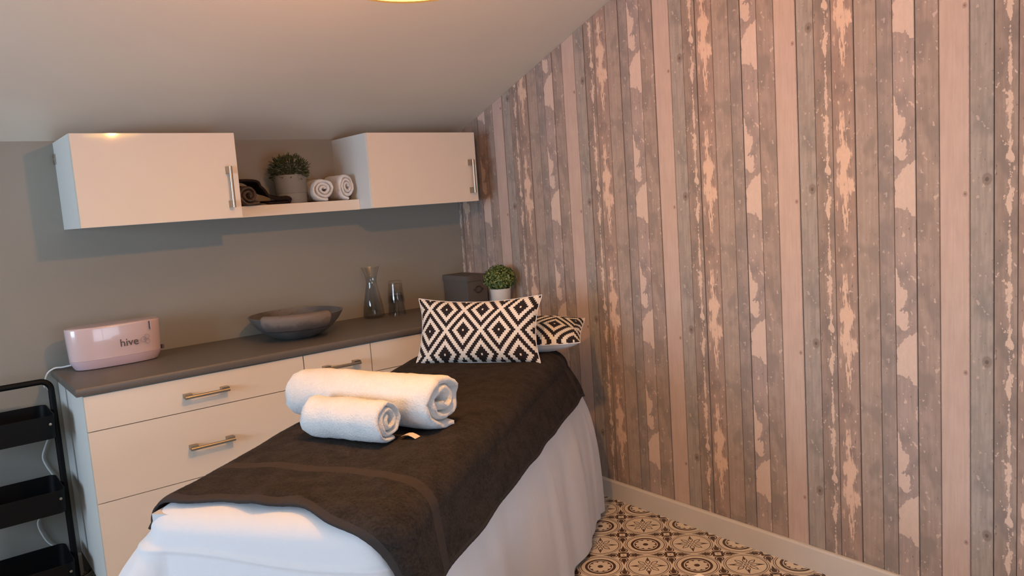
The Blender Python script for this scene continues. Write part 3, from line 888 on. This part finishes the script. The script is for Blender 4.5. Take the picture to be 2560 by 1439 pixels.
# ------------------------------------------------------------------ wax heater on the worktop
WT = 0.8642
def heater():
    root = tag(empty('wax_heater', (.194, -.168, WT), radians(1.5)), 'glossy blush pink oval wax heater with printed logo on the worktop', 'heater')
    def ring(bm, z, a, b, n=72, e=2.6):
        vs = []
        for k in range(n):
            t = 2*pi*k/n; c, s = cos(t), sin(t)
            vs.append(bm.verts.new((a*abs(c)**(2/e)*(1 if c >= 0 else -1), b*abs(s)**(2/e)*(1 if s >= 0 else -1), z)))
        return vs
    def loft(levels, cap=True):
        bm = bmesh.new(); rs = [ring(bm, *l) for l in levels]
        for p, q in zip(rs, rs[1:]):
            for k in range(len(p)): bm.faces.new((p[k], p[(k+1) % len(p)], q[(k+1) % len(q)], q[k]))
        if cap: bm.faces.new(rs[0][::-1]); bm.faces.new(rs[-1])
        return bm
    finish(loft([(0, .148, .052), (.003, .150, .054)]), 'rubber_base', M['dark_gap'], root)
    finish(loft([(.003, .150, .056), (.008, .154, .059), (.032, .166, .067), (.038, .167, .068)]), 'lower_body', plain_mat('blush_plastic_base', (.54, .41, .44), .3, var=.02), root, smooth=True, angle=50)
    body = finish(loft([(.0385, .167, .068), (.10, .170, .069), (.158, .172, .070), (.163, .171, .069), (.165, .168, .066), (.161, .163, .062), (.161, .05, .02)]), 'body', M['pink'], root, smooth=True, angle=50)
    finish(loft([(.1615, .162, .061), (.165, .161, .060), (.166, .155, .056)]), 'lid', M['pink_lid'], root, smooth=True, angle=50)
    # slot near the top right
    box('slot', (.118, .1205, -.0672, -.060, .128, .160), M['ink'], root)
    box('slot_rim', (.121, .1235, -.0680, -.060, .128, .160), M['pink'], root)
    sw = box('rocker_switch', (.166, .1735, -.030, -.012, .036, .052), M['ink'], root, bevel=.001)
    box('switch_rocker', (.1736, .1755, -.027, -.015, .039, .049), M['red'], sw)
    # printed name
    cu = bpy.data.curves.new('txt', 'FONT'); cu.body = 'hive'; cu.size = .056; cu.extrude = .0006; cu.resolution_u = 4
    to = bpy.data.objects.new('txt', cu); COL.objects.link(to)
    bpy.context.view_layer.update()
    me = bpy.data.meshes.new_from_object(to.evaluated_get(bpy.context.evaluated_depsgraph_get()))
    bpy.data.objects.remove(to)
    for v in me.vertices:
        x, yy = v.co.x, v.co.y
        v.co = Vector((x*0.76, v.co.z*-1, yy*.76))
    me.materials.clear()
    link_mesh('printed_name', me, M['ink'], root, loc=(.002, -.0698, .076))
    # faint logo of three linked petals
    bm = bmesh.new()
    for cx, cz, rx in ((0, 0, .0095), (.014, .010, .0095), (.015, -.009, .0085)):
        pts = [(cx+rx*cos(k*2*pi/24), 0, cz+rx*sin(k*2*pi/24)) for k in range(26)]
        tube_bm(pts, .0007, 5, bm, cap=False)
    tube_bm([(0, 0, 0), (.016, 0, .003)], .0007, 5, bm); tube_bm([(.008, 0, -.010), (.010, 0, .012)], .0007, 5, bm)
    finish(bm, 'printed_logo', M['ink_grey'], root, loc=(.090, -.0696, .091))
heater()
def cable():
    pts = [(.060, -.105, WT+.016), (.015, -.085, WT+.010), (-.015, -.075, WT+.009), (-.040, -.06, WT-.012), (-.052, -.04, WT-.06), (-.040, -.028, .79), (-.030, -.022, .72), (-.05, -.02, .62),
           (-.072, -.012, .565), (-.088, -.011, .52), (-.080, -.011, .478), (-.050, -.014, .40), (-.055, -.014, .34), (-.10, -.012, .30), (-.136, -.012, .262), (-.125, -.014, .20), (-.100, -.016, .155), (-.05, -.03, .12)]
    bm = tube_bm(smooth_path(pts, 8), .0032, 8)
    tag(finish(bm, 'power_cable', M['cable'], smooth=True), 'white power cable looping from the pink heater down the wall', 'cable')
cable()

# ------------------------------------------------------------------ bowl with cloth
def bowl():
    R_ = .207; prof = []
    H = .106
    out = [(.0, 0), (.088, 0), (.094, .003), (.118, .014), (.155, .038), (.184, .068), (.200, .092), (R_, H)]
    inn = [(R_-.006, H+.001), (.190, .086), (.170, .060), (.140, .036), (.10, .020), (0, .014)]
    o = finish(lathe_bm(out+inn, 72), 'bowl', M['ceramic_bowl'], loc=(.92, -.252, WT), smooth=True, angle=60)
    tag(o, 'wide grey ceramic bowl on the worktop holding a folded cloth', 'bowl')
    # folded cloth over the front rim
    bm = bmesh.new(); G = []
    prof = [(-.02, .052), (-.07, .066), (-.13, .092), (-.170, .110), (-.196, .1155), (-.2135, .1125), (-.2195, .100), (-.212, .078), (-.196, .056)]
    prof = smooth_path([(a, 0, b) for a, b in prof], 4)
    NXc = 44
    for i in range(NXc+1):
        a = -2.66 + i/NXc*1.40     # angle around the bowl
        row = []
        for k, pz in enumerate(prof):
            rr = -pz.x; z = pz.z
            n = noise.noise(Vector((a*4, k*.2, 2)))*.003
            z2 = z + (.012*math.sin(a*2.2+3.2) if k < 12 else 0)*0.6
            rr2 = rr+n+.002
            if k < 12: # inner part lies straight
                rr2 = rr+.001
            row.append(bm.verts.new((rr2*cos(a), rr2*sin(a), z2+abs(n)*.5)))
        G.append(row)
    for i in range(NXc):
        for k in range(len(prof)-1):
            bm.faces.new((G[i][k], G[i+1][k], G[i+1][k+1], G[i][k+1])).smooth = True
    me = bpy.data.meshes.new('face_cloth'); bmesh.ops.recalc_face_normals(bm, faces=bm.faces); bm.to_mesh(me); bm.free()
    c = link_mesh('face_cloth', me, M['cloth_grey'], loc=(.92, -.252, WT))
    so = c.modifiers.new('t', 'SOLIDIFY'); so.thickness = .007; so.offset = 1
    tag(c, 'mottled grey-brown folded cloth hanging over the bowl front rim', 'cloth')
bowl()

# ------------------------------------------------------------------ carafe and glasses
def carafe():
    out = [(0, 0), (.047, 0), (.0525, .004), (.0535, .012), (.050, .045), (.043, .090), (.034, .135), (.0275, .170), (.0265, .190), (.0285, .205), (.035, .228), (.0455, .257)]
    inn = [(.0440, .2572), (.0335, .228), (.0270, .205), (.0250, .190), (.0260, .170), (.0325, .135), (.0415, .090), (.0485, .045), (.0515, .013), (.045, .006), (0, .006)]
    o = finish(lathe_bm(out+inn, 48), 'glass_carafe', M['glass'], loc=(1.395, -.088, WT), smooth=True, angle=50)
    tag(o, 'clear glass carafe with a flared mouth on the worktop', 'carafe')
carafe()
def tumblers():
    # upside-down tumbler: closed foot at the top
    H = .112
    out = [(0.0, H), (.030, H), (.0335, H-.003), (.0350, H-.012), (.0440, 0.0)]
    inn = [(.0420, 0.0), (.0330, H-.016), (0, H-.014)]
    me = None
    for k, (dz, lab) in enumerate(((0, 'lower upside-down drinking glass beside the carafe, standing on the worktop'), (.062, 'upper upside-down drinking glass stacked over another beside the carafe'))):
        sc = 1.0 if k == 0 else 1.0
        if me is None:
            o = finish(lathe_bm(out+inn, 40), 'drinking_glass', M['glass'], loc=(1.515, -.112, WT+dz), smooth=True, angle=50); me = o.data
        else:
            o = link_mesh('drinking_glass', me, None, loc=(1.515, -.112, WT+dz))
        tag(o, lab, 'glass', 'stacked glasses beside the carafe')
tumblers()

# ------------------------------------------------------------------ storage box
def storage_box():
    root = tag(empty('storage_box', (1.942, -.121, WT)), 'grey lidded storage box with a ring label holder in the corner', 'box')
    box('box_body', (-.064, .064, -.112, .112, 0, .128), M['box_grey'], root, bevel=.002)
    box('lid', (-.068, .068, -.116, .116, .1285, .158), M['box_grey'], root, bevel=.003)
    bm = tube_bm([(.019*cos(k*2*pi/28)*1.05, 0, .017*sin(k*2*pi/28)) for k in range(30)], .003, 8, cap=False)
    for s in (-1, 1):
        addbox(bm, s*.024-.006, s*.024+.006, -.002, .002, -.003, .003)
    finish(bm, 'label_ring', M['dark_gap'], root, loc=(.002, -.1145, .082), smooth=True)
storage_box()

# ------------------------------------------------------------------ plants
def leaves(bm, c, rad, n, size, mode, zsq=1.0, seed=1):
    rnd = random.Random(seed)
    for _ in range(n):
        while True:
            d = Vector((rnd.uniform(-1, 1), rnd.uniform(-1, 1), rnd.uniform(-.55, 1)))
            if .1 < d.length < 1: break
        d.normalize(); q = rnd.uniform(.45, 1.0)**.6
        bumpy = 1+.16*noise.noise(d*3.1+Vector((seed, 0, 0)))
        p = Vector(c)+Vector((d.x*rad, d.y*rad, d.z*rad*zsq))*q*bumpy
        n_ = (d+Vector((rnd.uniform(-.8, .8), rnd.uniform(-.8, .8), rnd.uniform(-.3, .9)))).normalized()
        t = n_.orthogonal().normalized(); t.rotate(Matrix.Rotation(rnd.uniform(0, 6.28), 3, n_)); b = n_.cross(t)
        s = size*rnd.uniform(.6, 1.2)
        if mode == 'round':
            vs = [bm.verts.new(p+t*s*x+b*s*y+n_*s*z) for x, y, z in ((0, -.55, 0), (.5, 0, .12), (0, .6, 0), (-.5, 0, .12))]
            bm.faces.new(vs)
        else:
            dd = (d*1.2+Vector((rnd.uniform(-.6, .6), rnd.uniform(-.6, .6), rnd.uniform(0, .8)))).normalized()
            w = dd.cross(Vector((rnd.uniform(-1, 1), rnd.uniform(-1, 1), rnd.uniform(-1, 1)))).normalized()*s*.20
            L = s*1.5
            a = bm.verts.new(p-w); b2 = bm.verts.new(p+w); c2 = bm.verts.new(p+dd*L*.6+w*.9); e = bm.verts.new(p+dd*L); g = bm.verts.new(p+dd*L*.6-w*.9)
            bm.faces.new((a, b2, c2, e, g))
            for sgn in (-1, 1):
                side = (dd+w.normalized()*sgn*.9).normalized()*L*.45; base = p+dd*L*.35
                bm.faces.new([bm.verts.new(base), bm.verts.new(base+side*.6+dd*s*.12), bm.verts.new(base+side)])
def potted(label, loc, pot, potmat, two, foliage, leafmat):
    root = tag(empty('potted_plant', loc), label, 'plant')
    finish(lathe_bm(pot, 48), 'pot', potmat, root, smooth=True, angle=50)
    if two: finish(lathe_bm(two, 48), 'pot_sleeve', potmat, root, smooth=True, angle=50)
    ztop = (two or pot)[-3][1] if False else foliage['soil']
    finish(lathe_bm([(0, ztop-.004), (foliage['sr'], ztop-.004), (foliage['sr'], ztop), (0, ztop)], 32), 'soil', M['soil'], root)
    bm = bmesh.new(); rnd = random.Random(5)
    leaves(bm, foliage['c'], foliage['r'], foliage['n'], foliage['s'], foliage['m'], foliage['z'], foliage['seed'])
    for k in range(26):
        a = rnd.uniform(0, 6.28); e = rnd.uniform(.3, 1)
        tube_bm([(0.01*cos(a), .01*sin(a), ztop), (foliage['r']*.6*e*cos(a), foliage['r']*.6*e*sin(a), foliage['c'][2]+foliage['r']*.4*(1.2-e))], .0011, 4, bm)
    o = finish(bm, 'foliage', leafmat, root); o['kind'] = 'stuff'
    return root
potted('small artificial plant in a two-tier grey pot on the white shelf', (.997, -.155, SZ),
       [(0, 0), (.065, 0), (.067, .002), (.0685, .046), (.063, .046), (.060, .01), (0, .01)], M['pot_grey'],
       [(.055, .0465), (.0695, .0465), (.0705, .048), (.0725, .128), (.0690, .128), (.0660, .054), (.055, .052)],
       dict(c=(0, -.0, .150), r=.085, n=1100, s=.0125, m='twig', z=.78, seed=4, soil=.118, sr=.064), M['leaf_dark'])
potted('small round leafy plant in a white pot on the worktop beside the box', (1.925, -.455, WT),
       [(0, 0), (.043, 0), (.045, .003), (.0525, .098), (.0525, .100), (.0490, .100), (.042, .01), (0, .01)], M['ceramic_white'], None,
       dict(c=(0, 0, .150), r=.078, n=2300, s=.0125, m='round', z=.88, seed=9, soil=.090, sr=.047), M['leaf_light'])

# ------------------------------------------------------------------ towels on the shelf
def shelf_roll(label, x, y, ang, L, R_, mat, group, sx=1.0, sz=1.0, seed=0, pitch=.016, thick=.0168, tail=.02, z=SZ+.0005):
    bm = roll_bm(L, R_, pitch, thick, sx, sz, tail, seed, 16, rag=.005)
    o = finish(bm, 'rolled_towel', mat, loc=(x, y, z), rot=(0, 0, ang), smooth=True, angle=75)
    return tag(o, label, 'towel', group)
# axis +x of the roll points to the room (-y)
shelf_roll('white rolled hand towel on the shelf, next to the grey pot', 1.148, -.022, radians(-97), .215, .060, M['terry_white'], 'white rolled towels on the shelf', 1.02, .90, 2.2, tail=0.012)
shelf_roll('white rolled hand towel on the shelf, against the right wall cabinet', 1.243, -.034, radians(-91), .200, .062, M['terry_white'], 'white rolled towels on the shelf', .74, 1.04, 5.8, tail=0.0)
shelf_roll('taupe rolled towel on the shelf against the left wall cabinet', .762, -.035, radians(-90), .225, .048, M['terry_shelf'], 'brown towels on the shelf', .98, .96, 8.8, tail=.045)
def dark_cloth():
    bm = bmesh.new(); G = []
    prof = smooth_path([(.695, .088), (.735, .106), (.775, .112), (.812, .108), (.840, .088), (.866, .060), (.900, .036), (.945, .030), (.975, .021), (.945, .013), (.890, .014)], 5)if False else None
    path = smooth_path([(-.055, 0, .104), (-.005, 0, .112), (.045, 0, .107), (.080, 0, .078), (.105, 0, .050), (.150, 0, .034), (.195, 0, .030), (.208, 0, .020), (.190, 0, .012), (.130, 0, .014), (.095, 0, .018)], 6)
    n = 14
    for k in range(n+1):
        row = []
        for i, p in enumerate(path):
            wd = .15 if p.x < .08 else .15-.135*sstep(.08, .15, p.x)
            yv = -.232+wd*(1-k/n)
            nn = noise.noise(Vector((p.x*18, yv*12, p.z*14+4)))*.006
            row.append(bm.verts.new((p.x*(.93-.06*k/n), yv, max(.006, p.z-.012*(k/n)*(1 if p.x > .06 else 0)+nn+(.0 if i < 18 else 0)))))
        G.append(row)
    for k in range(n):
        for i in range(len(path)-1): bm.faces.new((G[k][i], G[k+1][i], G[k+1][i+1], G[k][i+1])).smooth = True
    bmesh.ops.recalc_face_normals(bm, faces=bm.faces)
    me = bpy.data.meshes.new('draped'); bm.to_mesh(me); bm.free()
    o = link_mesh('hand_towel', me, M['terry_black'], loc=(.772, -.0, SZ))
    so = o.modifiers.new('t', 'SOLIDIFY'); so.thickness = .010; so.offset = 0
    tag(o, 'very dark brown hand towel draped over the taupe roll towards the pot', 'towel', 'brown towels on the shelf')
dark_cloth()

# ------------------------------------------------------------------ black trolley
def trolley():
    root = tag(empty('utility_trolley', (-.262, -.21, 0)), 'black metal three-tier utility trolley beside the cabinet end', 'trolley')
    hx, hy = .200, .120
    for zr in (.742, .460, .178):
        bm = bmesh.new()
        def rr(z, a, b, rad=.028, n=6):
            vs = []
            for cx, cy, a0 in ((a-rad, b-rad, 0), (-a+rad, b-rad, pi/2), (-a+rad, -b+rad, pi), (a-rad, -b+rad, 1.5*pi)):
                for k in range(n+1):
                    t = a0+pi/2*k/n; vs.append(bm.verts.new((cx+rad*cos(t), cy+rad*sin(t), z)))
            return vs
        d = .086
        rs = [rr(zr-d, hx-.004, hy-.004), rr(zr, hx, hy), rr(zr+.001, hx-.001, hy-.001), rr(zr-.001, hx-.003, hy-.003), rr(zr-d+.002, hx-.007, hy-.007)]
        for p, q in zip(rs, rs[1:]):
            for k in range(len(p)): bm.faces.new((p[k], p[(k+1) % len(p)], q[(k+1) % len(q)], q[k]))
        bm.faces.new(rs[0][::-1]); bm.faces.new(rs[-1])
        finish(bm, 'tray', M['black'], root, smooth=True, angle=40)
    xl = hx+.012; zt_ = .852; rc = .035
    for s in (-1, 1):
        finish(tube_bm([(s*xl, 0, .06), (s*xl, 0, .80)], .0115, 14), 'leg', M['black'], root, smooth=True)
    pts = [(-xl, 0, .80)]+[(-xl+rc-rc*cos(t), 0, zt_-rc+rc*sin(t)) for t in [k*pi/16 for k in range(9)]]
    pts += [(xl-rc+rc*sin(t), 0, zt_-rc+rc*cos(t)) for t in [k*pi/16 for k in range(9)]]+[(xl, 0, .80)]
    finish(tube_bm(pts, .0112, 14), 'push_handle', M['black'], root, smooth=True)
    for zr in (.742, .460, .178):
        for s in (-1, 1):
            finish(lathe_bm([(0, 0), (.005, 0), (.005, .004), (0, .005)], 12), 'bolt', M['steel'], root, loc=(s*(hx-.02), -hy-.000, zr-.03), rot=(pi/2, 0, 0))
    for s in (-1, 1): finish(tube_bm([(s*xl, -.10, .055), (s*xl, .10, .055)], .010, 10), 'foot_rail', M['black'], root, smooth=True)
    for sx in (-1, 1):
        for sy in (-1, 1):
            w = finish(lathe_bm([(0, -.009), (.021, -.009), (.022, 0), (.021, .009), (0, .009)], 20), 'castor', M['black'], root, loc=(sx*xl, sy*.095, .0225), rot=(pi/2, 0, 0), smooth=True)
trolley()

# ------------------------------------------------------------------ small white stool, only its corner in view
def stool():
    p = Vector((1.024, -2.374, 0))
    root = tag(empty('side_table', p), 'white square side table, only its corner peeking in at the bottom edge', 'table')
    R45 = Matrix.Rotation(radians(-128), 4, 'Z')
    root.rotation_euler = (0, 0, radians(174))
    box('table_top', (0, .38, 0, .38, .430, .450), M['white'], root, bevel=.002)
    for a in (.022, .358):
        for b in (.022, .358): box('leg', (a-.018, a+.018, b-.018, b+.018, .001, .4295), M['white'], root)
stool()
